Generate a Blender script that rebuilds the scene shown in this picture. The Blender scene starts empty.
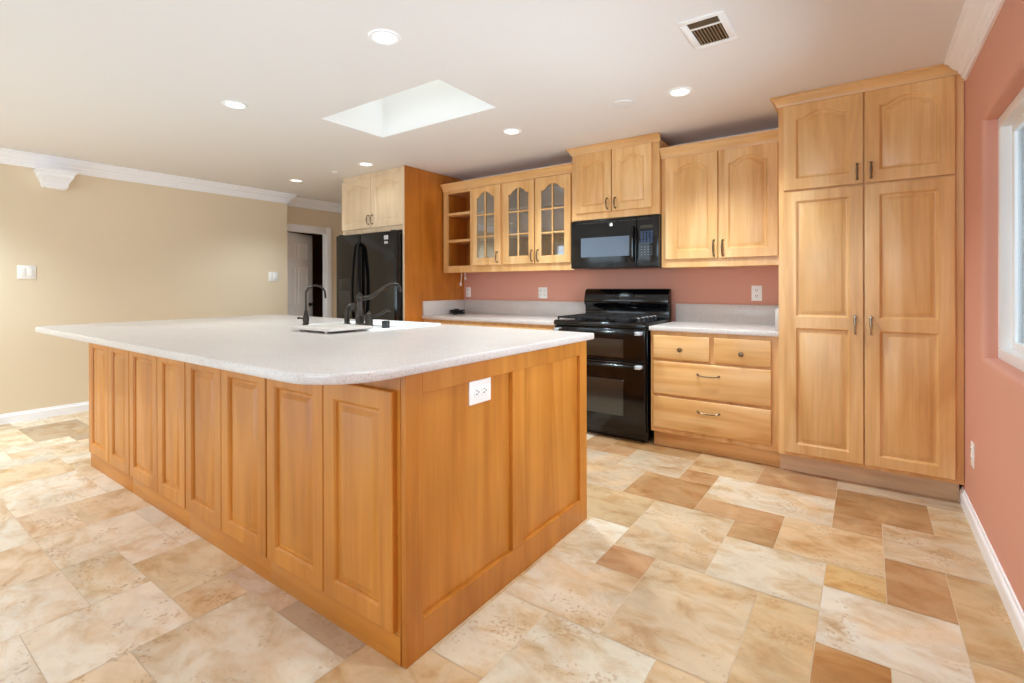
import bpy, bmesh, math, random
from mathutils import Vector, Matrix
SC = bpy.context.scene
COL = SC.collection
PI = math.pi

# ------------------------------------------------------------------ camera
CAMX, CAMY, CAMZ = -0.414, -4.0931, 1.1454
yaw, pitch, roll = math.radians(35.5349), math.radians(-0.1168), math.radians(-0.1528)
fw = Vector((-math.sin(yaw), math.cos(yaw), 0)); rt = Vector((math.cos(yaw), math.sin(yaw), 0)); up = Vector((0, 0, 1))
fw, up = fw*math.cos(pitch) + up*math.sin(pitch), up*math.cos(pitch) - fw*math.sin(pitch)
rt, up = rt*math.cos(roll) + up*math.sin(roll), up*math.cos(roll) - rt*math.sin(roll)
cd = bpy.data.cameras.new('camera'); cam = bpy.data.objects.new('camera', cd); COL.objects.link(cam)
M = Matrix((rt, up, -fw)).transposed().to_4x4(); M.translation = (CAMX, CAMY, CAMZ)
cam.matrix_world = M
cd.sensor_width = 36.0; cd.sensor_fit = 'HORIZONTAL'
cd.lens = 496.106*36/1024; cd.shift_y = (287.186-341.5)/1024
cd.clip_start = 0.05; cd.clip_end = 200
SC.camera = cam

# ------------------------------------------------------------------ world, daylight, exposure
def s2l(c):
    if isinstance(c, str): c = [int(c[i:i+2], 16) for i in (0, 2, 4)]
    r = []
    for v in c:
        v /= 255.0
        r.append(v/12.92 if v <= .04045 else ((v+.055)/1.055)**2.4)
    return tuple(r) + (1.0,)
W = bpy.data.worlds.new('sky'); SC.world = W; W.use_nodes = True
bg = W.node_tree.nodes['Background']; bg.inputs[0].default_value = (0.86, 0.93, 1.0, 1); bg.inputs[1].default_value = 1.6
SC.view_settings.view_transform = 'Standard'; SC.view_settings.look = 'None'
SC.view_settings.gamma = 1.0; SC.view_settings.use_curve_mapping = False
SC.view_settings.exposure = 0.16
SC.cycles.max_bounces = 12; SC.cycles.diffuse_bounces = 9; SC.cycles.glossy_bounces = 4
SC.cycles.transparent_max_bounces = 12; SC.cycles.sample_clamp_indirect = 6
SC.cycles.caustics_reflective = False; SC.cycles.caustics_refractive = False

def area(name, loc, direction, sx, sy, radiance, color=(1, 1, 1), spread=180):
    d = bpy.data.lights.new(name, 'AREA'); d.shape = 'RECTANGLE'; d.size = sx; d.size_y = sy
    d.energy = radiance*PI*sx*sy; d.color = color; d.spread = math.radians(spread)
    o = bpy.data.objects.new(name, d); COL.objects.link(o); o.location = loc
    o.rotation_euler = Vector(direction).to_track_quat('-Z', 'Y').to_euler()
    return o
# daylight standing in the rear openings, the side window and the skylight
DAY = (0.63, 0.85, 1.0)
area('daylight_rear_glass_doors', (-4.55, -5.66, 1.06), (0.0, 1, .25), 2.5, 2.0, 1.9, DAY)
area('daylight_rear_window', (-1.3, -5.66, 1.35), (.06, 1, .8), 1.7, 1.2, 8.5, DAY)
area('daylight_side_window', (0.32, -1.93, 1.34), (-1, 0, .25), 1.66, 1.04, 9.5, DAY)
area('daylight_skylight', (-2.9075, -1.81, 3.05), (0, 0, -1), 1.08, 0.50, 1.7, (0.84, 1.0, 0.95))

# ------------------------------------------------------------------ materials
def new_mat(name):
    m = bpy.data.materials.new(name); m.use_nodes = True
    nt = m.node_tree; return m, nt, nt.nodes['Principled BSDF']
def plain(name, col, rough=.5, metal=0, spec=.5, coat=0, bump=0, bscale=60, emit=None, estr=0, coat_rough=.05):
    m, nt, b = new_mat(name)
    b.inputs['Base Color'].default_value = s2l(col); b.inputs['Roughness'].default_value = rough
    b.inputs['Metallic'].default_value = metal; b.inputs['Specular IOR Level'].default_value = spec
    b.inputs['Coat Weight'].default_value = coat; b.inputs['Coat Roughness'].default_value = coat_rough
    if emit: b.inputs['Emission Color'].default_value = s2l(emit); b.inputs['Emission Strength'].default_value = estr
    if bump:
        tc = nt.nodes.new('ShaderNodeTexCoord'); n = nt.nodes.new('ShaderNodeTexNoise'); n.inputs['Scale'].default_value = bscale; n.inputs['Detail'].default_value = 3
        bp = nt.nodes.new('ShaderNodeBump'); bp.inputs['Strength'].default_value = bump; bp.inputs['Distance'].default_value = .002
        nt.links.new(tc.outputs['Object'], n.inputs['Vector']); nt.links.new(n.outputs['Fac'], bp.inputs['Height']); nt.links.new(bp.outputs['Normal'], b.inputs['Normal'])
    return m
def ramp(nt, stops):
    r = nt.nodes.new('ShaderNodeValToRGB'); e = r.color_ramp.elements
    while len(e) < len(stops): e.new(.5)
    for el, (p, c) in zip(e, stops): el.position = p; el.color = s2l(c) if not isinstance(c, float) else (c, c, c, 1)
    return r
def mixc(nt, mode, fac, a=None, b=None):
    n = nt.nodes.new('ShaderNodeMix'); n.data_type = 'RGBA'; n.blend_type = mode
    if isinstance(fac, (int, float)): n.inputs[0].default_value = fac
    else: nt.links.new(fac, n.inputs[0])
    for i, v in ((6, a), (7, b)):
        if v is None: continue
        if isinstance(v, tuple): n.inputs[i].default_value = v
        else: nt.links.new(v, n.inputs[i])
    return n
def wood(name, light, mid, dark, axis='z', rough=.38, coat=.25, figure=1.0):
    m, nt, b = new_mat(name); L = nt.links.new
    tc = nt.nodes.new('ShaderNodeTexCoord'); oi = nt.nodes.new('ShaderNodeObjectInfo')
    off = nt.nodes.new('ShaderNodeVectorMath'); off.operation = 'MULTIPLY_ADD'; off.inputs[1].default_value = (37, 23, 51)
    L(oi.outputs['Random'], off.inputs[0]); L(tc.outputs['Object'], off.inputs[2])
    mp = nt.nodes.new('ShaderNodeMapping'); L(off.outputs[0], mp.inputs['Vector'])
    mp.inputs['Scale'].default_value = {'z': (5, 5, .55), 'x': (.55, 5, 5), 'y': (5, .55, 5)}[axis]
    n1 = nt.nodes.new('ShaderNodeTexNoise'); n1.inputs['Scale'].default_value = 1.6; n1.inputs['Detail'].default_value = 5; n1.inputs['Distortion'].default_value = 1.1
    L(mp.outputs[0], n1.inputs['Vector'])
    r1 = ramp(nt, [(.25, dark), (.47, mid), (.72, light)]); L(n1.outputs['Fac'], r1.inputs[0])
    mp2 = nt.nodes.new('ShaderNodeMapping'); L(off.outputs[0], mp2.inputs['Vector'])
    mp2.inputs['Scale'].default_value = {'z': (90, 90, 2.5), 'x': (2.5, 90, 90), 'y': (90, 2.5, 90)}[axis]
    n2 = nt.nodes.new('ShaderNodeTexNoise'); n2.inputs['Scale'].default_value = 1.0; n2.inputs['Detail'].default_value = 3; L(mp2.outputs[0], n2.inputs['Vector'])
    r2 = ramp(nt, [(.3, .90), (.7, 1.05)]); L(n2.outputs['Fac'], r2.inputs[0])
    mx = mixc(nt, 'MULTIPLY', .7, r1.outputs[0], r2.outputs[0])
    # a few broad cathedral flames and knots
    n3 = nt.nodes.new('ShaderNodeTexNoise'); n3.inputs['Scale'].default_value = 2.3; n3.inputs['Detail'].default_value = 2; L(off.outputs[0], n3.inputs['Vector'])
    r3 = ramp(nt, [(.35, .86), (.55, 1.0), (.75, 1.06)]); L(n3.outputs['Fac'], r3.inputs[0])
    mx2 = mixc(nt, 'MULTIPLY', .6*figure, mx.outputs[2], r3.outputs[0])
    L(mx2.outputs[2], b.inputs['Base Color'])
    b.inputs['Roughness'].default_value = rough; b.inputs['Coat Weight'].default_value = coat; b.inputs['Coat Roughness'].default_value = .22
    return m

MAPLE = wood('maple_clear_finish', 'E9BF87', 'DDAA6B', 'CC9353', coat=.12)
MAPLE_H = wood('maple_clear_finish_horizontal', 'E9BF87', 'DDAA6B', 'CC9353', 'x', coat=.12)
HONEY = wood('honey_maple', 'CF8A37', 'C17A2A', 'AC671C', coat=.1)
HONEY_H = wood('honey_maple_horizontal', 'CF8A37', 'C17A2A', 'AC671C', 'x', coat=.1)
HONEY_Y = wood('honey_maple_lengthwise', 'CF8A37', 'C17A2A', 'AC671C', 'y', coat=.1)
VENEER_SHADED = wood('maple_veneer_shade_tone', 'C87C2A', 'BC6E1E', 'A65C14', figure=1.6)  # veneer colour deepened with the panel's shaded side and warm bounce
MAPLE_WASHED = wood('light_washed_maple', 'E6CFB0', 'E0C6A4', 'D6B995', figure=.6)  # wash of skylight and window light put into this maple's colour
WALL_BEIGE = plain('beige_wall_paint', 'E5D4B9', .85, bump=.12, bscale=90)
WALL_PINK = plain('terracotta_pink_wall_paint', 'D79D89', .8, bump=.12, bscale=90)
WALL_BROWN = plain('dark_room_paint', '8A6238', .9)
CEIL = plain('ceiling_paint', 'E8E5E3', .9, bump=.08, bscale=70)
TRIM = plain('white_trim_paint', 'F8F8FC', .4)
VINYL = plain('white_vinyl', 'F4F5F6', .4)
PLATE = plain('white_plastic', 'F4F2EE', .35)
SLOT = plain('dark_slot', '2A2622', .6)
BLACK = plain('black_enamel', '060608', .14, spec=.42, coat=.12, coat_rough=.04)
BLACK_P = plain('black_plastic', '0B0B0D', .32)
IRON = plain('black_cast_iron', '101012', .55)
DARKGLASS = plain('dark_oven_glass', '33332F', .07, spec=.6, coat=.3, coat_rough=.02)
MWGLASS = plain('microwave_glass_sky_tint', '5A6472', .22, spec=.35)  # grey-blue sky reflection put into the glass colour
BUTTON = plain('keypad_blue_grey', '25385A', .4)
MARK = plain('pale_legend', 'B9BEC2', .5)
DIM = plain('dim_legend', '6A6E73', .5)
STEEL = plain('brushed_nickel', 'B9B0A2', .3, metal=1)
PEWTER = plain('antique_pewter', '7E6A54', .36, metal=.9)
BRONZE = plain('dark_bronze', '3A342F', .34, metal=.85)
CHROME = plain('bright_metal', 'D8D8DA', .2, metal=1)
SINKW = plain('white_sink', 'FAFAF8', .22)
BOARD = plain('cream_cutting_board', 'CCC3BA', .45)
RUBBER = plain('black_rubber', '0C0B0B', .6)
CORDW = plain('white_cord', 'E8E4DC', .5)
GREYDARK = plain('vent_dark_cavity', '2B2320', .9)
LENS = plain('lit_lens', 'FFFFFF', .5, emit='FFF4E4', estr=2.2)

def stone(name, base, fleck1, fleck2):
    m, nt, b = new_mat(name); L = nt.links.new
    tc = nt.nodes.new('ShaderNodeTexCoord')
    v = nt.nodes.new('ShaderNodeTexVoronoi'); v.inputs['Scale'].default_value = 260; L(tc.outputs['Object'], v.inputs['Vector'])
    sp = nt.nodes.new('ShaderNodeSeparateColor'); L(v.outputs['Color'], sp.inputs[0])
    r = ramp(nt, [(.0, fleck1), (.16, base), (.86, base), (1, fleck2)]); L(sp.outputs[0], r.inputs[0])
    n = nt.nodes.new('ShaderNodeTexNoise'); n.inputs['Scale'].default_value = 5; n.inputs['Detail'].default_value = 4; L(tc.outputs['Object'], n.inputs['Vector'])
    r2 = ramp(nt, [(.3, .95), (.7, 1.02)]); L(n.outputs['Fac'], r2.inputs[0])
    mx = mixc(nt, 'MULTIPLY', 1, r.outputs[0], r2.outputs[0]); L(mx.outputs[2], b.inputs['Base Color'])
    b.inputs['Roughness'].default_value = .28; b.inputs['Specular IOR Level'].default_value = .5
    return m
QUARTZ = stone('speckled_grey_countertop', 'CDC4BE', 'B6ACA6', 'DDD6D1')

def glassmat(name, tint=(1, 1, 1, 1), refl=.12):
    m = bpy.data.materials.new(name); m.use_nodes = True; nt = m.node_tree; nt.nodes.clear(); L = nt.links.new
    out = nt.nodes.new('ShaderNodeOutputMaterial'); mix = nt.nodes.new('ShaderNodeMixShader')
    t = nt.nodes.new('ShaderNodeBsdfTransparent'); t.inputs[0].default_value = tint
    g = nt.nodes.new('ShaderNodeBsdfGlossy'); g.inputs['Roughness'].default_value = .02
    f = nt.nodes.new('ShaderNodeFresnel'); f.inputs[0].default_value = 1.5
    ma = nt.nodes.new('ShaderNodeMath'); ma.operation = 'ADD'; ma.inputs[1].default_value = refl; L(f.outputs[0], ma.inputs[0])
    L(ma.outputs[0], mix.inputs[0]); L(t.outputs[0], mix.inputs[1]); L(g.outputs[0], mix.inputs[2]); L(mix.outputs[0], out.inputs[0])
    return m
PANE = glassmat('clear_window_glass', refl=.0)
CABGLASS = glassmat('clear_cabinet_glass', (.93, .94, .94, 1), .10)

def travertine():
    m, nt, b = new_mat('travertine_tiles'); L = nt.links.new
    tc = nt.nodes.new('ShaderNodeTexCoord')
    at = nt.nodes.new('ShaderNodeAttribute'); at.attribute_name = 'tint'
    ao = nt.nodes.new('ShaderNodeAttribute'); ao.attribute_name = 'shift'
    ad = nt.nodes.new('ShaderNodeVectorMath'); ad.operation = 'ADD'; L(tc.outputs['Object'], ad.inputs[0]); L(ao.outputs['Vector'], ad.inputs[1])
    mp = nt.nodes.new('ShaderNodeMapping'); L(ad.outputs[0], mp.inputs[0]); mp.inputs['Scale'].default_value = (1, 1.6, 1); mp.inputs['Rotation'].default_value = (0, 0, .5)
    n1 = nt.nodes.new('ShaderNodeTexNoise'); n1.inputs['Scale'].default_value = 5.5; n1.inputs['Detail'].default_value = 7; n1.inputs['Roughness'].default_value = .62; n1.inputs['Distortion'].default_value = .55
    L(mp.outputs[0], n1.inputs[0])
    r1 = ramp(nt, [(.28, 'D9BE9C'), (.42, 'F2E4D2'), (.56, 'FFFFFF'), (.72, 'FFFAF2')]); L(n1.outputs['Fac'], r1.inputs[0])
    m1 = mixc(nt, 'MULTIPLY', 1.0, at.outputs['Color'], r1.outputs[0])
    n2 = nt.nodes.new('ShaderNodeTexNoise'); n2.inputs['Scale'].default_value = 3.0; n2.inputs['Detail'].default_value = 4; n2.inputs['Distortion'].default_value = .8; L(ad.outputs[0], n2.inputs[0])
    r2 = ramp(nt, [(.52, 0.0), (.68, 1.0)]); L(n2.outputs['Fac'], r2.inputs[0])
    fac = nt.nodes.new('ShaderNodeMath'); fac.operation = 'MULTIPLY'; fac.inputs[1].default_value = .5; L(r2.outputs[0], fac.inputs[0])
    m2 = mixc(nt, 'MIX', fac.outputs[0], m1.outputs[2], s2l('D6B184'))
    n5 = nt.nodes.new('ShaderNodeTexNoise'); n5.inputs['Scale'].default_value = 2.2; n5.inputs['Detail'].default_value = 5; n5.inputs['Roughness'].default_value = .7; L(mp.outputs[0], n5.inputs[0])
    r5 = ramp(nt, [(.3, .80), (.5, 1.0), (.7, 1.14)]); L(n5.outputs['Fac'], r5.inputs[0])
    m5 = mixc(nt, 'MULTIPLY', .85, m2.outputs[2], r5.outputs[0]); m2 = m5
    # small pits
    n3 = nt.nodes.new('ShaderNodeTexNoise'); n3.inputs['Scale'].default_value = 70; n3.inputs['Detail'].default_value = 2; L(ad.outputs[0], n3.inputs[0])
    n4 = nt.nodes.new('ShaderNodeTexNoise'); n4.inputs['Scale'].default_value = 6; L(ad.outputs[0], n4.inputs[0])
    mu = nt.nodes.new('ShaderNodeMath'); mu.operation = 'MULTIPLY'; L(n3.outputs['Fac'], mu.inputs[0]); L(n4.outputs['Fac'], mu.inputs[1])
    r3 = ramp(nt, [(.345, 0.0), (.40, 1.0)]); L(mu.outputs[0], r3.inputs[0])
    f3 = nt.nodes.new('ShaderNodeMath'); f3.operation = 'MULTIPLY'; f3.inputs[1].default_value = .45; L(r3.outputs[0], f3.inputs[0])
    m3 = mixc(nt, 'MIX', f3.outputs[0], m2.outputs[2], s2l('A98058'))
    L(m3.outputs[2], b.inputs['Base Color'])
    b.inputs['Roughness'].default_value = .42; b.inputs['Specular IOR Level'].default_value = .4
    bp = nt.nodes.new('ShaderNodeBump'); bp.inputs['Strength'].default_value = .25; bp.inputs['Distance'].default_value = .0015; bp.invert = True
    L(r3.outputs[0], bp.inputs['Height']); L(bp.outputs['Normal'], b.inputs['Normal'])
    return m
TRAV = travertine()
GROUT = plain('grout', 'D3BFA2', .85)

TOE = wood('tan_toe_board', 'E0C6A6', 'D6B795', 'C4A380', 'x')
# ------------------------------------------------------------------ mesh helpers
class B:
    """collects shapes in world coordinates; out() links them as one mesh object"""
    def __init__(s): s.bm = bmesh.new()
    def merge(s, t, mi=0):
        for f in t.faces: f.material_index = mi
        me = bpy.data.meshes.new('t'); t.to_mesh(me); t.free(); s.bm.from_mesh(me); bpy.data.meshes.remove(me); return s
    def box(s, x0, x1, y0, y1, z0, z1, bev=0, seg=2, mi=0):
        t = bmesh.new(); bmesh.ops.create_cube(t, size=1)
        c = ((x0+x1)/2, (y0+y1)/2, (z0+z1)/2); d = (abs(x1-x0), abs(y1-y0), abs(z1-z0))
        for v in t.verts: v.co = Vector((c[0]+v.co.x*d[0], c[1]+v.co.y*d[1], c[2]+v.co.z*d[2]))
        if bev: bmesh.ops.bevel(t, geom=t.edges[:], offset=min(bev, min(d)*.45), segments=seg, affect='EDGES', profile=.5)
        return s.merge(t, mi)
    def prism(s, pts, axis, a, b, bev=0, mi=0, seg=2):
        """polygon extruded along axis; pts are the two other coordinates in x,y,z order"""
        t = bmesh.new()
        def mk(p, q):
            return {'x': (q, p[0], p[1]), 'y': (p[0], q, p[1]), 'z': (p[0], p[1], q)}[axis]
        A = [t.verts.new(mk(p, a)) for p in pts]; Bv = [t.verts.new(mk(p, b)) for p in pts]
        t.faces.new(A); t.faces.new(Bv[::-1]); n = len(pts)
        for i in range(n): t.faces.new((A[i], Bv[i], Bv[(i+1) % n], A[(i+1) % n]))
        bmesh.ops.recalc_face_normals(t, faces=t.faces[:])
        if bev:
            es = [e for e in t.edges if e.is_manifold and e.calc_face_angle(0) > .6]
            bmesh.ops.bevel(t, geom=es, offset=bev, segments=seg, affect='EDGES', profile=.5)
        return s.merge(t, mi)
    def tube(s, path, r, seg=10, mi=0, caps=True):
        t = bmesh.new(); P = [Vector(p) for p in path]; n = len(P); rr = r if isinstance(r, (list, tuple)) else [r]*n
        tan = [(P[min(i+1, n-1)]-P[max(i-1, 0)]).normalized() for i in range(n)]
        ref = Vector((0, 0, 1)) if abs(tan[0].z) < .9 else Vector((1, 0, 0))
        u = tan[0].cross(ref).normalized(); rings = []
        for i in range(n):
            u = (u - tan[i]*u.dot(tan[i])).normalized(); w = tan[i].cross(u)
            rings.append([t.verts.new(P[i] + (u*math.cos(a) + w*math.sin(a))*rr[i]) for a in [2*PI*k/seg for k in range(seg)]])
        for i in range(n-1):
            for k in range(seg): t.faces.new((rings[i][k], rings[i][(k+1) % seg], rings[i+1][(k+1) % seg], rings[i+1][k]))
        if caps: t.faces.new(rings[0][::-1]); t.faces.new(rings[-1])
        bmesh.ops.recalc_face_normals(t, faces=t.faces[:])
        return s.merge(t, mi)
    def lathe(s, prof, c, axis='z', seg=24, mi=0):
        """prof: (radius, height along axis) from c"""
        t = bmesh.new(); rings = []
        def mk(r, h, a):
            p, q = r*math.cos(a), r*math.sin(a)
            v = {'z': (p, q, h), 'y': (p, h, q), 'x': (h, p, q)}[axis]
            return (c[0]+v[0], c[1]+v[1], c[2]+v[2])
        for r, h in prof:
            if r < 1e-6: rings.append([t.verts.new(mk(0, h, 0))])
            else: rings.append([t.verts.new(mk(r, h, 2*PI*k/seg)) for k in range(seg)])
        for a, b in zip(rings, rings[1:]):
            for k in range(seg):
                k2 = (k+1) % seg
                if len(a) == 1 and len(b) == 1: continue
                if len(a) == 1: t.faces.new((a[0], b[k2], b[k]))
                elif len(b) == 1: t.faces.new((a[k], a[k2], b[0]))
                else: t.faces.new((a[k], a[k2], b[k2], b[k]))
        for rg, ds in ((rings[0], True), (rings[-1], False)):
            if len(rg) > 1: t.faces.new(rg if ds else rg[::-1])
        bmesh.ops.recalc_face_normals(t, faces=t.faces[:])
        return s.merge(t, mi)
    def sweep(s, path, prof, side=1, mi=0):
        """moulding: profile (out, z) swept with mitres along a polyline in plan; out is to the right (side=1) of travel"""
        t = bmesh.new(); P = [Vector((p[0], p[1])) for p in path]; n = len(P); rings = []
        nr = []
        for i in range(n-1):
            d = (P[i+1]-P[i]).normalized(); nr.append(Vector((d.y, -d.x))*side)
        for i in range(n):
            if i == 0: m = nr[0]
            elif i == n-1: m = nr[-1]
            else:
                m = nr[i-1]+nr[i]; m = m/(m.dot(nr[i]))
            rings.append([t.verts.new((P[i].x+m.x*o, P[i].y+m.y*o, z)) for o, z in prof])
        k = len(prof)
        for i in range(n-1):
            for j in range(k): t.faces.new((rings[i][j], rings[i+1][j], rings[i+1][(j+1) % k], rings[i][(j+1) % k]))
        t.faces.new(rings[0]); t.faces.new(rings[-1][::-1])
        bmesh.ops.recalc_face_normals(t, faces=t.faces[:])
        return s.merge(t, mi)
    def loops(s, Ls, mi=0, fill=True, fill_start=False):
        t = bmesh.new(); V = [[t.verts.new(p) for p in l] for l in Ls]
        for a, b in zip(V, V[1:]):
            n = len(a)
            for i in range(n): t.faces.new((a[i], a[(i+1) % n], b[(i+1) % n], b[i]))
        if fill: t.faces.new(V[-1])
        if fill_start: t.faces.new(V[0][::-1])
        return s.merge(t, mi)
    def out(s, name, mat, parent=None, label=None, angle=32, weld=True):
        bm = s.bm
        if weld: bmesh.ops.remove_doubles(bm, verts=bm.verts[:], dist=1e-5)
        off = Vector((0, 0, 0)); p = parent
        while p is not None: off += p.location; p = p.parent
        for v in bm.verts: v.co -= off
        me = bpy.data.meshes.new(name); bm.to_mesh(me); bm.free()
        for m in (mat if isinstance(mat, (list, tuple)) else [mat]): me.materials.append(m)
        me.polygons.foreach_set('use_smooth', [True]*len(me.polygons))
        me.set_sharp_from_angle(angle=math.radians(angle))
        o = bpy.data.objects.new(name, me); COL.objects.link(o)
        if parent: o.parent = parent
        if label: o['label'] = label
        return o
def thing(name, label, cat, loc=(0, 0, 0), group=None):
    o = bpy.data.objects.new(name, None); COL.objects.link(o); o.location = loc; o.empty_display_size = .05
    o['label'] = label; o['category'] = cat
    if group: o['group'] = group
    return o
def tag(o, label, cat, group=None):
    o['label'] = label; o['category'] = cat
    if group: o['group'] = group
    return o
def struct(o): o['kind'] = 'structure'; return o
def dup(root, loc, label):
    def cp(o, parent):
        c = o.copy(); COL.objects.link(c); c.parent = parent
        for ch in list(o.children):
            if ch.type != 'LIGHT': cp(ch, c)
        return c
    r = cp(root, None); r.location = loc; r['label'] = label
    return r
def arc(cx, cy, r, a0, a1, n):
    return [(cx+r*math.cos(math.radians(a0+(a1-a0)*i/n)), cy+r*math.sin(math.radians(a0+(a1-a0)*i/n))) for i in range(n+1)]

# ------------------------------------------------------------------ room shell
XL, XH, CZ = -6.311, -6.45, 2.30
HALLY = 1.6
REARY = -5.7
# floor of travertine in a 1-2-3 module pattern, one mesh: a face per tile over a bed of grout
MX, MY, X0, Y0 = .1945, .1847, -.16, -.57
TINT = dict(w='ECE3D1', v='DFD2BC', p='E5D7C0', b='DBC6A8', g='DEC29A', t='CFB08A', n='B48D66', d='A68058', k='BFA78D', y='DDB984', o='BE8D56', s='CBB59D')
tiles = [  # i0,i1 (columns leftward from x=-.16), j0,j1 (rows toward the camera), tone
 (0,1,1,2,'d'),(1,1,3,3,'n'),(-1,0,3,4,'b'),(0,0,5,6,'n'),(-1,-1,5,7,'t'),(-1,-1,8,9,'g'),(-1,-1,1,2,'b'),(-1,1,-1,0,'s'),
 (2,4,2,3,'p'),(2,3,0,1,'n'),(4,5,0,1,'t'),(5,5,2,2,'n'),(5,6,3,4,'d'),(7,8,3,4,'k'),(6,7,5,6,'t'),(6,7,1,2,'s'),
 (6,8,0,0,'d'),(8,9,0,1,'n'),(8,9,2,2,'s'),(6,6,7,8,'w'),(5,5,8,8,'n'),(4,5,5,7,'b'),(3,4,4,4,'n'),(3,3,5,5,'d'),(1,2,4,5,'g'),
 (1,1,6,6,'y'),(0,1,7,8,'w'),(0,0,9,10,'p'),(1,1,9,10,'o'),(2,3,6,7,'p'),(3,4,8,10,'b'),(2,2,8,10,'g'),(5,6,9,10,'p'),
 (6,6,11,12,'p'),(4,5,11,13,'w'),(2,3,11,12,'g'),(6,7,13,14,'g'),(8,9,12,13,'k'),(10,11,12,13,'s'),(8,10,14,15,'w'),(11,11,14,14,'t'),
 (12,13,13,14,'g'),(12,13,12,12,'b'),(11,12,15,16,'w'),(15,16,14,15,'p'),(14,14,14,14,'p'),(13,14,15,15,'v'),(17,18,13,14,'y'),(19,21,14,15,'w'),
 (19,20,13,13,'w'),(17,18,15,15,'t'),(15,16,16,16,'g'),(13,14,16,17,'w'),(10,10,16,17,'g'),(8,9,16,17,'b'),(14,16,13,13,'v'),(11,12,17,18,'w'),(17,18,16,17,'w'),
 (19,20,16,17,'g'),(21,22,13,13,'g'),(23,23,12,13,'v'),(22,23,14,15,'y'),
]
CELLS = {}
used = set(); placed = []
for t_ in tiles:
    cs = [(i, j) for i in range(t_[0], t_[1]+1) for j in range(t_[2], t_[3]+1)]
    if any(c in used for c in cs):
        cs2 = [c for c in cs if c not in used]
        for c in cs2: placed.append((c[0], c[0], c[1], c[1], t_[4])); used.add(c)
        continue
    used.update(cs); placed.append(t_)
rnd = random.Random(11)
i_min, i_max, j_min, j_max = -2, 34, -12, 36
for j in range(j_min, j_max):
    for i in range(i_min, i_max):
        if (i, j) in used: continue
        for w_, h_ in rnd.sample([(3, 2), (2, 3), (2, 2), (2, 1), (1, 2), (2, 2)], 6)+[(1, 1)]:
            cs = [(i+a, j+b_) for a in range(w_) for b_ in range(h_)]
            if any(c in used or c[0] >= i_max or c[1] >= j_max for c in cs): continue
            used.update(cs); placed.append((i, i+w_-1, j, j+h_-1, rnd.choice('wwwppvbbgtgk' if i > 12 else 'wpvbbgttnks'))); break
fb = bmesh.new()
lt = fb.faces.layers.float_color.new('tint') if hasattr(fb.faces.layers, 'float_color') else None
ls = fb.faces.layers.float_vector.new('shift') if hasattr(fb.faces.layers, 'float_vector') else None
tint_list, shift_list = [], []
XMAX, XMIN, YMAX, YMIN = 0.0, -8.0, 1.6, REARY
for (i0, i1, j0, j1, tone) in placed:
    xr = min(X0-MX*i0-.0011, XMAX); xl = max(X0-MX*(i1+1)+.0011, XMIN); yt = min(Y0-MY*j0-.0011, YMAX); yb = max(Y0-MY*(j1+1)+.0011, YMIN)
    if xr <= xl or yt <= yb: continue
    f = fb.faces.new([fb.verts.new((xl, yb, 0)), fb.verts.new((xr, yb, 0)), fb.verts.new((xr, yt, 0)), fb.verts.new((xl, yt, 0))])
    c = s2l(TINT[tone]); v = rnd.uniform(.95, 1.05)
    if i0 <= 9 and tone not in 'ndk': c = tuple(q*.84 for q in c)  # right-hand tiles darkened: dimmer light put into their tint
    if i0 > 9 and tone not in 'k': c = tuple(q+(w_-q)*(.2 if tone == 's' else .45) for q, w_ in zip(c, s2l('ECE1D2')))  # left-hand tiles paled: the wash of light is in their tint
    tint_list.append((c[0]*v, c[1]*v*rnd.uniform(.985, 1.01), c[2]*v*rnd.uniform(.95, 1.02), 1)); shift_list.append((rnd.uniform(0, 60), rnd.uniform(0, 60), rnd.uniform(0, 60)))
n_t = len(tint_list)
g = [fb.verts.new(p) for p in ((XMIN, YMIN, -.0012), (XMAX, YMIN, -.0012), (XMAX, YMAX, -.0012), (XMIN, YMAX, -.0012))]
fb.faces.new(g).material_index = 1
lo = [fb.verts.new((p.co.x, p.co.y, -.05)) for p in g]
fb.faces.new(lo[::-1]).material_index = 1
for k in range(4): fb.faces.new((g[k], lo[k], lo[(k+1) % 4], g[(k+1) % 4])).material_index = 1
n_all = len(fb.faces)
fm = bpy.data.meshes.new('floor'); fb.to_mesh(fm); fb.free(); fm.materials.append(TRAV); fm.materials.append(GROUT)
for nm in ('tint', 'shift'):
    if nm in fm.attributes: fm.attributes.remove(fm.attributes[nm])
a1 = fm.attributes.new('tint', 'FLOAT_COLOR', 'FACE'); a2 = fm.attributes.new('shift', 'FLOAT_VECTOR', 'FACE')
ext = n_all-n_t
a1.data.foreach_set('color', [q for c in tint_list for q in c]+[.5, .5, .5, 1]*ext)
a2.data.foreach_set('vector', [q for c in shift_list for q in c]+[0, 0, 0]*ext)
fo = bpy.data.objects.new('floor', fm); COL.objects.link(fo); struct(fo)

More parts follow.
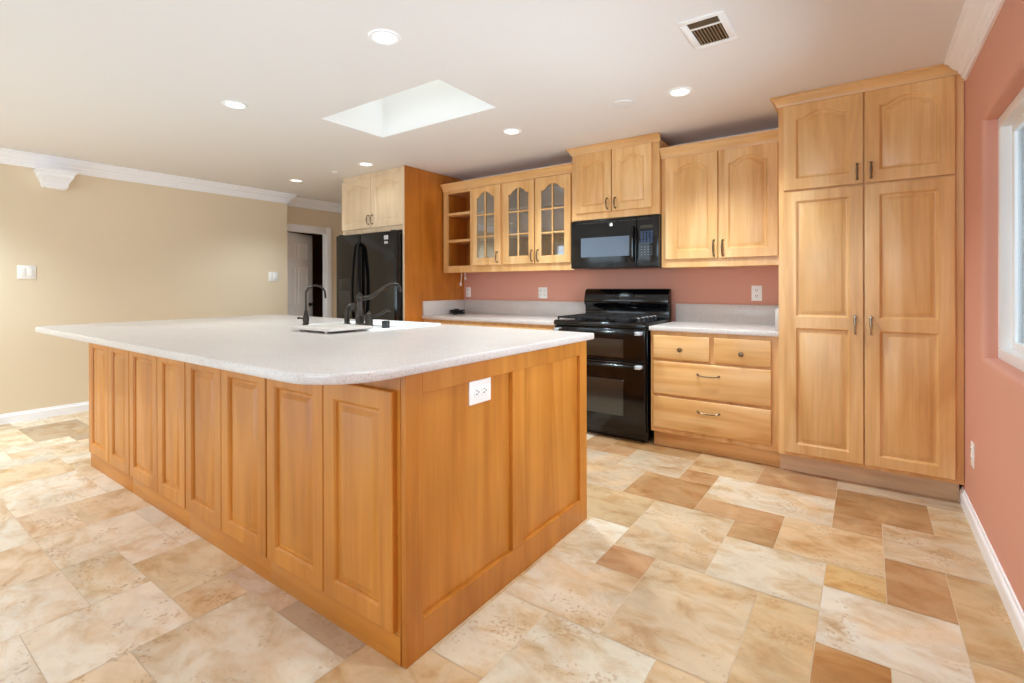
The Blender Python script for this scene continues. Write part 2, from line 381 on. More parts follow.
# ceiling slab with the skylight well
SX0, SX1, SY0, SY1 = -3.462, -2.355, -2.078, -1.543
b = B()
cx0, cx1, cy0, cy1 = -8.0, .25, REARY-.1, HALLY+.1
for (a, c, d, e) in ((cx0, SX0, cy0, cy1), (SX1, cx1, cy0, cy1), (SX0, SX1, cy0, SY0), (SX0, SX1, SY1, cy1)): b.box(a, c, d, e, CZ, CZ+.12)
for (a, c, d, e) in ((SX0-.05, SX0, SY0-.05, SY1+.05), (SX1, SX1+.05, SY0-.05, SY1+.05), (SX0, SX1, SY0-.05, SY0), (SX0, SX1, SY1, SY1+.05)): b.box(a, c, d, e, CZ+.12, CZ+.85)
struct(b.out('ceiling', CEIL, weld=False))
w2 = struct(B().box(SX0, SX1, SY0, SY0+.03, CZ+.81, CZ+.85).box(SX0, SX1, SY1-.03, SY1, CZ+.81, CZ+.85).box(SX0, SX0+.03, SY0, SY1, CZ+.81, CZ+.85).box(SX1-.03, SX1, SY0, SY1, CZ+.81, CZ+.85).out('window_2', VINYL))
B().box(SX0+.03, SX1-.03, SY0+.03, SY1-.03, CZ+.825, CZ+.831).out('pane', PANE, w2)

# walls
struct(B().box(-5.10, .12, 0, .12, 0, 2.20).box(-5.10, .12, 0, .12, 2.20, CZ, mi=1).out('wall_back', [WALL_PINK, CEIL], weld=False))
struct(B().box(XL-.14, XL, REARY, -.672, 0, CZ).out('wall_left', WALL_BEIGE))
DZ = 1.875; DY0, DY1 = -.70, -.035      # doorway in the recessed hall wall
struct(B().box(XH-.06, XH, DY1, HALLY, 0, CZ).box(XH-.06, XH, -.80, DY0, 0, CZ).box(XH-.06, XH, DY0, DY1, DZ, CZ).out('wall_hall', WALL_BEIGE, weld=False))
struct(B().box(XH, -5.0, HALLY, HALLY+.1, 0, CZ).box(-5.10, -5.0, .12, HALLY, 0, CZ).out('wall_hall_end', WALL_BEIGE, weld=False))
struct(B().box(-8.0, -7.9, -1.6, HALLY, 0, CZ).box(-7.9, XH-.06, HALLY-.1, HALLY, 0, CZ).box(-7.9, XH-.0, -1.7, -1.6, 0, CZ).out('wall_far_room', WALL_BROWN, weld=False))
# right wall with its bullnosed window recess
WY0, WY1, WZ0, WZ1 = -2.78, -1.105, .825, 1.868
def rrect(y0, y1, z0, z1, x):
    return [(x, y1, z0), (x, y0, z0), (x, y0, z1), (x, y1, z1)]
b = B(); r_ = .025
lp = [rrect(REARY, .0, 0, CZ, 0.0)]
for k in range(7):
    a = PI/2*k/6
    e = r_*(1-math.sin(a)); lp.append(rrect(WY0-e, WY1+e, WZ0-e, WZ1+e, r_*(1-math.cos(a))))
lp.append(rrect(WY0, WY1, WZ0, WZ1, .14)); lp.append(rrect(REARY, 0, 0, CZ, .14)); lp.append(rrect(REARY, 0, 0, CZ, 0.0))
b.loops(lp, fill=False); bmesh.ops.recalc_face_normals(b.bm, faces=b.bm.faces[:])
struct(b.out('wall_right', WALL_PINK))
# rear wall with glass doors and a window
G0, G1, GZ1 = -5.85, -3.25, 2.08
R0, R1, RZ0, RZ1 = -2.2, -.4, .72, 1.98
struct(B().box(XL-.14, G0, REARY-.12, REARY, 0, CZ).box(G0, G1, REARY-.12, REARY, GZ1, CZ).box(G1, R0, REARY-.12, REARY, 0, CZ).box(R0, R1, REARY-.12, REARY, 0, RZ0).box(R0, R1, REARY-.12, REARY, RZ1, CZ).box(R1, .14, REARY-.12, REARY, 0, CZ).out('wall_rear', WALL_BEIGE, weld=False))

def window(name, axis, a0, a1, z0, z1, p0, p1, splits, fwid=.045):
    """white vinyl window: outer frame, sash frames and panes; axis of its run is 'x' or 'y'"""
    def bx(b, u0, u1, w0, w1, q0, q1, **k):
        return b.box(u0, u1, q0, q1, w0, w1, **k) if axis == 'x' else b.box(q0, q1, u0, u1, w0, w1, **k)
    b = B()
    for (u0, u1, w0, w1) in ((a0, a1, z0, z0+fwid), (a0, a1, z1-fwid, z1), (a0, a0+fwid, z0+fwid, z1-fwid), (a1-fwid, a1, z0+fwid, z1-fwid)): bx(b, u0, u1, w0, w1, p0, p1, bev=.004)
    w = struct(b.out(name, VINYL, weld=False))
    n = len(splits)-1
    for k in range(n):
        u0, u1 = splits[k], splits[k+1]; q0, q1 = p0+(p1-p0)*(.30+.2*(k % 2)), p0+(p1-p0)*(.72+.2*(k % 2))
        s = B(); f2 = .036
        for (c0, c1, w0, w1) in ((u0, u1, z0+fwid, z0+fwid+f2), (u0, u1, z1-fwid-f2, z1-fwid), (u0, u0+f2, z0+fwid+f2, z1-fwid-f2), (u1-f2, u1, z0+fwid+f2, z1-fwid-f2)): bx(s, c0, c1, w0, w1, q0, q1, bev=.003)
        so = s.out('sash', VINYL, w, weld=False)
        pb = B(); bx(pb, u0+f2, u1-f2, z0+fwid+f2, z1-fwid-f2, (q0+q1)/2-.003, (q0+q1)/2+.003); pb.out('pane', PANE, so)
    return w
window('window_1', 'y', WY0, WY1, WZ0, WZ1, .052, .125, [WY0+.045, -1.95, WY1-.045])
window('window_3', 'x', G0, G1, .0, GZ1, REARY-.10, REARY-.03, [G0+.045, (G0+G1)/2, G1-.045], .05)
window('window_4', 'x', R0, R1, RZ0, RZ1, REARY-.10, REARY-.03, [R0+.045, (R0+R1)/2, R1-.045], .05)

# crown moulding, baseboards
CROWN = [(0, CZ), (.085, CZ), (.085, CZ-.014), (.072, CZ-.020), (.062, CZ-.036), (.048, CZ-.052), (.034, CZ-.060), (.030, CZ-.074), (.020, CZ-.086), (.018, CZ-.100), (.010, CZ-.104), (.010, CZ-.116), (0, CZ-.116)]
struct(B().sweep([(XL, REARY), (XL, -.672), (XH, -.672), (XH, HALLY)], CROWN).out('trim_1', TRIM, angle=20))
struct(B().sweep([(0, -.70), (0, REARY)], CROWN).out('trim_2', TRIM, angle=20))
BASEP = [(0, 0), (.015, 0), (.015, .058), (.012, .066), (.008, .070), (.006, .082), (0, .084)]
struct(B().sweep([(XL, REARY), (XL, -.672)], BASEP).out('baseboard_left', TRIM, angle=20))
struct(B().sweep([(0, -.585), (0, REARY)], BASEP).out('baseboard_right', TRIM, angle=20))
# doorway: casing and half-open panelled door
b = B(); cw = .08
b.box(XH, XH+.018, DY1, DY1+cw, 0, DZ+.08, .004).box(XH, XH+.018, -.672, DY1, DZ, DZ+.08, .004)
b.box(XH-.06, XH, DY1, DY1-.012, 0, DZ).box(XH-.06, XH, DY0, DY1, DZ-.012, DZ).box(XH-.06, XH, DY0, DY0+.012, 0, DZ)
struct(b.out('trim_3', TRIM, weld=False))
d1 = bpy.data.objects.new('door_1', None); COL.objects.link(d1); d1['kind'] = 'structure'; d1.location = (XH-.035, DY0+.02, 0)
lf = B(); lw = .635
lf.box(-.018, .018, 0, lw, .01, DZ-.02, .002)
for (z0, z1) in ((.18, .78), (.90, 1.42), (1.52, 1.74)):
    for (y0, y1) in ((.09, .285), (.335, .53)):
        for sx in (1, -1):
            lf.loops([[(sx*.018+sx*h, yy, zz) for yy, zz in ((y0+q, z0+q), (y1-q, z0+q), (y1-q, z1-q), (y0+q, z1-q))] for q, h in ((0, .0005), (.012, .006), (.02, .001), (.05, .004))])
bmesh.ops.recalc_face_normals(lf.bm, faces=lf.bm.faces[:])
for v in lf.bm.verts: v.co += d1.location
leaf = lf.out('door_leaf', TRIM, d1, weld=False)
kb = B(); kc = d1.location+Vector((0, lw-.06, .90))
kb.lathe([(.026, .018), (.026, .024), (.011, .03), (.011, .05), (.024, .058), (.029, .07), (.024, .084), (0, .09)], kc, 'x', 16)
kb.lathe([(.026, -.018), (.026, -.024), (.011, -.03), (.011, -.05), (.024, -.058), (.029, -.07), (.024, -.084), (0, -.09)], kc, 'x', 16)
kb.out('door_knob', BRONZE, leaf, 'dark bronze door knob')
d1.rotation_euler.z = math.radians(21)

# ------------------------------------------------------------------ cabinet door builders (all fronts face -y)
def shape(s):
    s = min(1, max(0, (s-.10)/.80)); return math.sin(PI*s)**.9
def ring(x0, x1, z0, zs, za, y, n=20):
    L = [(x0, y, z0), (x1, y, z0)]
    for k in range(n+1):
        s = 1-k/n; L.append((x0+(x1-x0)*s, y, zs+(za-zs)*shape(s)))
    return L
def panel_door(x0, x1, z0, z1, yf, t=.02, stile=.055, arch=0.0, rails=None, top=None):
    """raised-panel door; yf is the front plane; arch = rise of the arched top; rails = list of (z0, z1) openings"""
    b = B(); yb = yf+t; c = .003; top = top or stile
    b.loops([ring(x0, x1, z0, z1, z1, yb), ring(x0, x1, z0, z1, z1, yf+c), ring(x0+c, x1-c, z0+c, z1-c, z1-c, yf)], fill=False)
    b.loops([ring(x0, x1, z0, z1, z1, yb)[::-1]], fill=True)
    ops = rails or [(z0+stile, z1-top)]
    bounds = [z0+c]+[(ops[k][1]+ops[k+1][0])/2 for k in range(len(ops)-1)]+[z1-c]
    for k, (o0, o1) in enumerate(ops):
        a0, a1 = x0+stile, x1-stile; ar = arch if k == len(ops)-1 else 0
        def rg(d, y): return ring(a0+d, a1-d, o0+d, o1-ar-d, o1-d, y)
        b.loops([ring(x0+c, x1-c, bounds[k], bounds[k+1], bounds[k+1], yf), rg(0, yf), rg(.003, yf+.003), rg(.007, yf+.0055), rg(.010, yf+.012), rg(.015, yf+.013), rg(.021, yf+.0115), rg(.036, yf+.004), rg(.038, yf+.0035)])
    bmesh.ops.remove_doubles(b.bm, verts=b.bm.verts[:], dist=1e-5)
    bmesh.ops.recalc_face_normals(b.bm, faces=b.bm.faces[:])
    return b
def glass_door(x0, x1, z0, z1, yf, parent, mat, o, t=.02, arch=.055):
    """door with an arched glazed opening o=(x0,x1,z0,z1), one upright and two cross bars"""
    b = B(); yb = yf+t; c = .003; a0, a1, o0, o1 = o
    def rg(d, y): return ring(a0+d, a1-d, o0+d, o1-arch-d, o1-d, y)
    b.loops([rg(.006, yb), ring(x0, x1, z0, z1, z1, yb), ring(x0, x1, z0, z1, z1, yf+c), ring(x0+c, x1-c, z0+c, z1-c, z1-c, yf), rg(0, yf), rg(.003, yf+.004), rg(.006, yf+.006), rg(.006, yb)], fill=False)
    bmesh.ops.remove_doubles(b.bm, verts=b.bm.verts[:], dist=1e-5); bmesh.ops.recalc_face_normals(b.bm, faces=b.bm.faces[:])
    m = (a0+a1)/2; h = o1-o0-arch*.35
    b.box(m-.007, m+.007, yf+.004, yf+.013, o0, o1-.002)
    for k in (1, 2): b.box(a0, a1, yf+.0045, yf+.0125, o0+h*k/3-.007, o0+h*k/3+.007)
    d = b.out('door', mat, parent, weld=False)
    p = B(); p.loops([rg(.004, yf+.014), rg(.004, yf+.017)], fill=True, fill_start=True); p.out('pane', CABGLASS, d)
    return d
def wire_pull(b, x, z0, z1, yf, r=.0045, out=.026):
    zc = (z0+z1)/2
    path = [(x, yf, z0), (x, yf-out*.7, z0+.001), (x, yf-out, z0+.012)] + [(x, yf-out-.003*math.sin(PI*k/8), z0+.012+(z1-z0-.024)*k/8) for k in range(1, 8)] + [(x, yf-out, z1-.012), (x, yf-out*.7, z1-.001), (x, yf, z1)]
    n = len(path); b.tube(path, [r]*3+[r*(1+.55*math.sin(PI*(k+1)/(n-5))) for k in range(n-6)]+[r]*3, 8)
    for z in (z0, z1): b.lathe([(.008, 0), (.007, -.004), (.0045, -.006)], (x, yf, z), 'y', 10)
def cross_pull(b, z, x0, x1, yf, r=.0042, out=.025):
    path = [(x0, yf, z), (x0+.001, yf-out*.7, z), (x0+.012, yf-out, z-.002)] + [(x0+.012+(x1-x0-.024)*k/8, yf-out, z-.003-.004*math.sin(PI*k/8)) for k in range(1, 8)] + [(x1-.012, yf-out, z-.002), (x1-.001, yf-out*.7, z), (x1, yf, z)]
    b.tube(path, r, 8)
    for x in (x0, x1): b.lathe([(.008, 0), (.007, -.004), (.0045, -.006)], (x, yf, z), 'y', 10)
def drop_pull(b, x, zt, zb, yf):
    """cup-shaped backplate with a hanging tapered bail"""
    b.lathe([(.010, 0), (.009, -.004), (.004, -.007), (.004, -.018), (.007, -.021), (.006, -.027), (0, -.029)], (x, yf, zt), 'y', 12)
    b.lathe([(.006, 0), (.005, -.004), (.0035, -.016)], (x, yf, zb), 'y', 10)
    n = 10; b.tube([(x, yf-.022-.006*math.sin(PI*k/n), zt+(zb-zt)*k/n) for k in range(n+1)], [.0045+.0035*math.sin(PI*min(1, (k+.8)/n*1.2))*(1 if k < 7 else .5) for k in range(n+1)], 10)
CABCROWN = lambda z0, z1, o: [(0, z0), (.008, z0), (.010, z0+(z1-z0)*.18), (o*.45, z0+(z1-z0)*.45), (o*.75, z0+(z1-z0)*.70), (o*.8, z0+(z1-z0)*.8), (o, z0+(z1-z0)*.84), (o, z1), (0, z1)]

# ------------------------------------------------------------------ island
Xi, Yi, IB = -1.535, -3.073, -1.893
CT0, CT1 = .884, .914
xs = [-4.440, -4.073, -3.735, -3.344, -3.015, -2.658, -2.293, -1.923, -1.568]
ub = [-4.469, -3.737, -3.0145, -2.2935, -1.5565]
labs = ['honey maple island cabinet at the far left end of the island', 'honey maple island cabinet, second from the far left end of the island',
        'honey maple island cabinet between the second cabinet and the front corner one', 'honey maple island cabinet with the widest looking doors, beside the corner with the outlet panel']
for k in range(4):
    t = thing('island_cabinet', labs[k], 'cabinet', ((ub[k]+ub[k+1])/2, Yi, 0), 'two-door cabinets along the island front')
    a0, a1 = ub[k]+.0006, ub[k+1]-.0006
    b = B(); b.box(a0, a0+.018, Yi+.02, -2.50, .0, CT0).box(a1-.018, a1, Yi+.02, -2.50, 0, CT0).box(a0+.018, a1-.018, -2.515, -2.50, 0, CT0).box(a0+.018, a1-.018, Yi+.02, -2.515, .085, .103)
    b.box(a0, a1, Yi, Yi+.02, .0, CT0)
    b.out('body', HONEY, t, weld=False)
    B().box(a0, a1, Yi-.003, Yi, 0, .088, .0015).out('toe_kick', HONEY_H, t)
    for q in (0, 1):
        x0, x1 = xs[2*k+q], xs[2*k+q+1]
        panel_door(x0+.002 if q else x0+.005, x1-.002 if not q else x1-.005, .101, .829, Yi-.0205, .02, .058).out('door', HONEY, t)
t = thing('island_end_panel', 'honey maple framed end panel of the island with two recessed fields', 'panel', (Xi, (Yi+IB)/2, 0))
b = B(); e0, e1 = Xi-.021, Xi
for (y0, y1, z0, z1) in ((Yi, -3.002, 0, CT0), (-2.521, -2.436, .113, .812), (-1.964, IB, 0, CT0), (-3.002, -1.964, .812, CT0), (-3.002, -1.964, 0, .113)): b.box(e0, e1, y0, y1, z0, z1, .0012, 1)
b.out('frame', HONEY, t, weld=False)
for (y0, y1) in ((-3.004, -2.519), (-2.438, -1.962)): B().box(e0+.001, e1-.016, y0, y1, .111, .814).out('recessed_panel', HONEY, t)
t = thing('sink_base_cabinet', 'honey maple cabinet back of the island under the sink, facing the stove', 'cabinet', (-3.0, -2.2, 0))
b = B(); a0, a1 = -4.469, -1.5575
b.box(a0, a0+.018, -2.499, IB, .0, CT0).box(a1-.018, a1, -2.499, IB, 0, CT0).box(a0+.018, a1-.018, -2.499, -2.484, 0, CT0).box(a0+.018, a1-.018, -2.484, IB-.02, .085, .103).box(a0+.018, a1-.018, IB-.02, IB, .10, CT0).box(a0+.018, a1-.018, IB-.07, IB-.055, 0, .10)
b.out('body', HONEY, t, weld=False)
for k in range(6):
    x0 = -4.44+k*.478; d = panel_door(x0+.004, x0+.474, .12, .84, IB+.02, .02, .058)
    for v in d.bm.verts: v.co.y = 2*IB+.02-v.co.y+.02
    bmesh.ops.reverse_faces(d.bm, faces=d.bm.faces[:]); d.out('door', HONEY, t)

# island countertop with rounded corners and the sink cut-out
TX0, TX1, TY0, TY1 = -4.457, -1.504, -3.353, -1.864
SK = (-3.11, -2.482, -2.42, -1.905)
def rounded(x0, x1, y0, y1, rs, n=10, ins=0):
    """counter-clockwise outline; rs = radii at (x0,y0),(x1,y0),(x1,y1),(x0,y1)"""
    P = []; x0 += ins; x1 -= ins; y0 += ins; y1 -= ins
    for (cx, cy, a), r in zip(((x0, y0, 180), (x1, y0, 270), (x1, y1, 0), (x0, y1, 90)), rs):
        r = max(r-ins, .001); ccx = cx+r if cx == x0 else cx-r; ccy = cy+r if cy == y0 else cy-r
        P += arc(ccx, ccy, r, a, a+90, n)
    return P
t_out = lambda z, ins: [(x, y, z) for x, y in rounded(TX0, TX1, TY0, TY1, (.09, .20, .012, .05), 10, ins)]
t_in = lambda z, ins=0: [(x, y, z) for x, y in rounded(SK[0]+.006, SK[1]-.006, SK[2]+.006, SK[3]-.006, (.03, .03, .03, .03), 10, ins)]
b = B(); b.loops([t_in(CT0), t_out(CT0, .003), t_out(CT0+.003, .0008), t_out(CT0+.006, 0), t_out(CT1-.007, 0), t_out(CT1-.003, .001), t_out(CT1-.001, .003), t_out(CT1, .006), t_in(CT1), t_in(CT0)], fill=False)
bmesh.ops.recalc_face_normals(b.bm, faces=b.bm.faces[:])
tag(b.out('island_countertop', QUARTZ, angle=50), 'pale speckled countertop with rounded corners covering the whole island', 'countertop')

# sink with its faucet deck
t = thing('kitchen_sink', 'white drop-in sink set into the island countertop', 'sink', (-2.796, -2.17, CT1))
so = lambda z, ins, r=.035: [(x, y, z) for x, y in rounded(SK[0], SK[1], SK[2], SK[3], (r,)*4, 8, ins)]
bw = lambda z, ins, r=.05: [(x, y, z) for x, y in rounded(SK[0]+.03, SK[1]-.03, SK[2]+.205, SK[3]-.03, (r,)*4, 8, ins)]
ob = lambda z, ins: [(x, y, z) for x, y in rounded(SK[0]+.022, SK[1]-.022, SK[2]+.197, SK[3]-.022, (.05,)*4, 8, ins)]
b = B(); b.loops([so(CT1+.0005, .0), so(CT1+.006, .001), so(CT1+.010, .006), bw(CT1+.010, -.004), bw(CT1+.006, .002), bw(CT1-.14, .018), bw(CT1-.165, .05), bw(CT1-.168, .09)], fill=True)
b.loops([so(CT1+.0005, 0), so(CT1+.0005, .008), ob(CT1-.004, .0), ob(CT1-.15, .004), ob(CT1-.178, .05)], fill=True)
bmesh.ops.recalc_face_normals(b.bm, faces=b.bm.faces[:])
b.out('basin', SINKW, t, angle=40)
B().lathe([(.0, .0), (.030, .0), (.042, .003), (.042, -.001), (0, -.001)], (-2.796, -2.07, CT1-.1665), 'z', 20).out('drain', CHROME, t)
DK = CT1+.010
t = thing('cutting_board', 'cream slab lying on the island in front of the dark faucet', 'board', (-2.70, -2.53, CT1))
b = B(); P = rounded(-2.865, -2.530, -2.655, -2.388, (.012,)*4, 5)
b.prism(P, 'z', CT1+.0115, CT1+.024, .002)
for x in (-2.82, -2.59):
    for y in (-2.63, -2.445): b.lathe([(.008, 0), (.008, .012)], (x, y, CT1), 'z', 10)
b.out('slab', BOARD, t, weld=False)

FX, FY = -2.795, -2.272
t = thing('kitchen_faucet', 'dark bronze faucet column with long curved spout behind the cutting board', 'faucet', (FX, FY, DK))
B().lathe([(.030, 0), (.030, .006), (.024, .012), (.027, .04), (.027, .052), (.023, .056), (.020, .075), (.017, .11), (.016, .135), (.019, .140), (.019, .146), (.021, .150), (.022, .163), (.018, .172), (.008, .178), (.006, .186), (0, .188)], (FX, FY, DK), 'z', 20).out('column', BRONZE, t)
sp = [(FX, FY+.01, DK+.155), (FX+.003, FY+.05, DK+.156), (FX+.008, FY+.09, DK+.168), (FX+.014, FY+.13, DK+.192), (FX+.020, FY+.17, DK+.218), (FX+.026, FY+.21, DK+.232), (FX+.032, FY+.25, DK+.232), (FX+.036, FY+.262, DK+.220), (FX+.037, FY+.272, DK+.204), (FX+.037, FY+.274, DK+.190)]
def smooth(P, n=4):
    P = [Vector(p) for p in P]; R = []
    for i in range(len(P)-1):
        a, b_, c, d = P[max(i-1, 0)], P[i], P[i+1], P[min(i+2, len(P)-1)]
        for k in range(n):
            u = k/n; R.append(.5*((2*b_)+(c-a)*u+(2*a-5*b_+4*c-d)*u*u+(3*b_-a-3*c+d)*u**3))
    return R+[P[-1]]
S = smooth(sp); n = len(S)
B().tube(S, [.013-.004*i/n for i in range(n-5)]+[.010, .012, .0125, .0125, .0125], 12).out('spout', BRONZE, t)
t = thing('faucet_lever', 'dark bronze lever handle on a domed base, right of the faucet column', 'faucet handle', (-2.700, FY-.012, DK))
c = (-2.700, FY-.012, DK)
B().lathe([(.026, 0), (.026, .005), (.022, .010), (.023, .032), (.024, .036), (.020, .042), (.021, .05), (.017, .064), (.010, .072), (.005, .076), (.005, .082), (0, .084)], c, 'z', 18).out('base', BRONZE, t)
S = smooth([(c[0]+.008, c[1]+.012, DK+.052), (c[0]+.015, c[1]+.04, DK+.054), (c[0]+.022, c[1]+.075, DK+.068), (c[0]+.028, c[1]+.098, DK+.082), (c[0]+.032, c[1]+.113, DK+.082), (c[0]+.034, c[1]+.124, DK+.077)])
n = len(S); B().tube(S, [.009-.003*i/n for i in range(n-1)]+[.004], 10).out('lever', BRONZE, t)
t = thing('side_sprayer', 'stubby dark bronze side sprayer, left of the faucet column', 'sprayer', (-2.915, FY, DK))
c = (-2.915, FY, DK)
B().lathe([(.022, 0), (.022, .005), (.016, .010), (.017, .03), (.015, .036)], c, 'z', 16).out('base', BRONZE, t)
S = smooth([(c[0], c[1], DK+.036), (c[0], c[1]+.003, DK+.07), (c[0]+.002, c[1]+.016, DK+.096), (c[0]+.006, c[1]+.038, DK+.108), (c[0]+.009, c[1]+.052, DK+.102)])
n = len(S); B().tube(S, [.013+.004*math.sin(PI*i/n) for i in range(n)], 12).out('spray_head', BRONZE, t)
B().tube([(c[0]+.002, c[1]+.030, DK+.088), (c[0]+.005, c[1]+.045, DK+.075)], .005, 8).out('trigger', BRONZE, t)
GX, GY = -3.175, -2.375
t = thing('drinking_water_tap', 'slim dark gooseneck tap at the left end of the sink', 'tap', (GX, GY, CT1))
c = (GX, GY, CT1)
B().lathe([(.020, 0), (.020, .005), (.016, .012), (.019, .03), (.019, .045), (.012, .062), (.009, .085), (.008, .09)], c, 'z', 16).out('base', BRONZE, t)
gp = [(GX, GY, CT1+.085+.02*k) for k in range(6)]+[(GX+.012*(1-math.cos(PI*k/12)), GY+.058*(1-math.cos(PI*k/12)), CT1+.185+.055*math.sin(PI*k/12)) for k in range(1, 12)]+[(GX+.024, GY+.117, CT1+.175), (GX+.024, GY+.118, CT1+.160)]
B().tube(smooth(gp, 3), .0055, 10).out('gooseneck', BRONZE, t)
B().tube([(GX-.012, GY-.012, CT1+.04), (GX-.028, GY-.026, CT1+.042)], .005, 8).lathe([(.0, -.008), (.008, -.005), (.009, 0), (.006, .006), (0, .008)], (GX-.031, GY-.029, CT1+.042), 'z', 10).out('valve_handle', BRONZE, t)
tag(B().lathe([(.019, 0), (.021, .002), (.021, .034), (.019, .038), (0, .039)], (-2.508, -2.325, DK), 'z', 20).out('air_gap_cap', BLACK_P), 'short black cap standing on the right front corner of the white sink', 'cap')

# electrical plates
def plate(name, label, axis, c, w, h, kind, cat='outlet', group=None):
    """axis: 'y' faces -y, 'x' faces +x, '-x' faces -x; c is on the wall"""
    t = thing(name, label, cat, c, group)
    def bx(b, u0, u1, z0, z1, d0, d1, bev=0):
        if axis == 'y': b.box(c[0]+u0, c[0]+u1, c[1]-d1, c[1]-d0, c[2]+z0, c[2]+z1, bev)
        elif axis == 'x': b.box(c[0]+d0, c[0]+d1, c[1]+u0, c[1]+u1, c[2]+z0, c[2]+z1, bev)
        else: b.box(c[0]-d1, c[0]-d0, c[1]+u0, c[1]+u1, c[2]+z0, c[2]+z1, bev)
        return b
    bx(B(), -w/2, w/2, -h/2, h/2, 0, .006, .002).out('cover_plate', PLATE, t)
    if kind == 'duplex' or kind == 'duplex_flat':
        flat = kind == 'duplex_flat'
        for s in (-1, 1):
            o_ = .021*s
            f = bx(B(), -.016, .016, o_-.014, o_+.014, .006, .009, .002) if not flat else bx(B(), o_-.014, o_+.014, -.016, .016, .006, .009, .002)
            fo_ = f.out('socket', PLATE, t)
            for q in (-.006, .006):
                if not flat: bx(B(), q-.0015, q+.0015, o_-.002, o_+.008, .009, .0095).out('slot', SLOT, fo_)
                else: bx(B(), o_-.008, o_+.002, q-.0015, q+.0015, .009, .0095).out('slot', SLOT, fo_)
            if not flat: bx(B(), -.0025, .0025, o_-.010, o_-.005, .009, .0095).out('ground_hole', SLOT, fo_)
            else: bx(B(), o_+.005, o_+.010, -.0025, .0025, .009, .0095).out('ground_hole', SLOT, fo_)
    elif kind == 'gfci2':
        for s in (-1, 1):
            f = bx(B(), s*.023-.0165, s*.023+.0165, -.034, .034, .006, .009, .002).out('socket', PLATE, t)
            for zo in (-.02, .02):
                for q in (-.006, .006): bx(B(), s*.023+q-.0015, s*.023+q+.0015, zo-.004, zo+.005, .009, .0095).out('slot', SLOT, f)
    elif kind.startswith('switch'):
        n = int(kind[-1])
        for k in range(n):
            u = (k-(n-1)/2)*.046
            bx(B(), u-.0165, u+.0165, -.033, .033, .006, .010, .002).out('rocker', PLATE, t)
    return t
plate('island_outlet', 'white sideways outlet high on the island end panel', 'x', (Xi-.016, -2.706, .7675), .122, .084, 'duplex_flat')
plate('wall_outlet', 'white outlet on the pink wall to the right of the stove', 'y', (-1.082, 0, 1.088), .072, .115, 'duplex', group='outlets above the counters')
plate('wall_outlet', 'white double outlet on the pink wall left of the stove', 'y', (-2.968, 0, 1.080), .100, .108, 'gfci2', group='outlets above the counters')
plate('wall_outlet', 'narrow white outlet in the corner beside the tall amber panel', 'y', (-3.915, 0, 1.083), .065, .105, 'duplex', group='outlets above the counters')
plate('wall_outlet', 'white outlet low on the pink wall under the window', '-x', (0, -.90, .338), .070, .115, 'duplex')
plate('light_switch', 'white switch plate on the beige wall below the white bracket', 'x', (XL, -3.043, 1.278), .118, .118, 'switch2', 'switch')
plate('light_switch', 'white switch plate at the far end of the beige wall, near the hallway', 'x', (XL, -.858, 1.271), .118, .112, 'switch2', 'switch')

# white bracket of crown profile under the left crown moulding
t = thing('wall_bracket', 'white stepped bracket fixed to the beige wall under the crown moulding', 'bracket', (XL, -2.87, 2.02))
prof = [(.0, 2.020), (.085, 2.020), (.088, 2.032), (.098, 2.038), (.100, 2.062), (.112, 2.085), (.128, 2.105), (.140, 2.118), (.143, 2.140), (.155, 2.148), (.158, 2.172), (.0, 2.172)]
b = B()
lps = []
for o_, z_ in prof:
    w_ = .10+(o_-.085)*.75 if o_ else .10+.055
    lps.append((o_, z_, w_))
P = [(max(o_, .085), z_) for o_, z_ in prof[1:-1]]
for k, (o_, z_) in enumerate(P): pass
b.loops([[(XL, -2.87-.075-(o_-.085)*.7, z_), (XL+o_, -2.87-.075-(o_-.085)*.7, z_), (XL+o_, -2.87+.075+(o_-.085)*.7, z_), (XL, -2.87+.075+(o_-.085)*.7, z_)] for o_, z_ in P], fill=True, fill_start=True)
bmesh.ops.recalc_face_normals(b.bm, faces=b.bm.faces[:])
b.out('moulded_body', TRIM, t, angle=20)

# ------------------------------------------------------------------ back run: pantry
YP, PXL = -.639, -.855
t = thing('pantry_cabinet', 'tall maple pantry cabinet with four doors beside the pink window wall', 'cabinet', (PXL/2, -.32, 0))
B().box(PXL, -.0015, YP, -.001, .107, 2.262, .001, 1).out('body', MAPLE, t)
B().box(PXL+.002, -.016, YP+.05, YP+.065, 0, .107).out('toe_kick', TOE, t)
B().sweep([(PXL, -.002), (PXL, YP), (-.0015, YP)], CABCROWN(2.240, 2.2985, .040), side=1).out('crown', MAPLE_H, t, angle=20)
SB = B()
for x in (-.4245,): SB.box(x-.004, x+.004, YP-.001, YP+.0, .13, 2.235)
SB.bm.free()
for (x0, x1, hx) in ((-.826, -.4275, -.456), (-.4205, -.036, -.392)):
    d = panel_door(x0, x1, 1.722, 2.236, YP-.0205, .02, .066, arch=.035, top=.05).out('door', MAPLE, t)
    hb = B(); wire_pull(hb, hx, 1.749, 1.833, YP-.0205); hb.out('handle', PEWTER, d)
for (x0, x1, hx) in ((-.826, -.4275, -.466), (-.4205, -.036, -.393)):
    d = panel_door(x0, x1, .130, 1.712, YP-.0205, .02, .066, rails=[(.130+.058, .890), (.958, 1.712-.058)]).out('door', MAPLE, t)
    hb = B(); drop_pull(hb, hx, .965, .870, YP-.0205); hb.out('handle', STEEL, d)

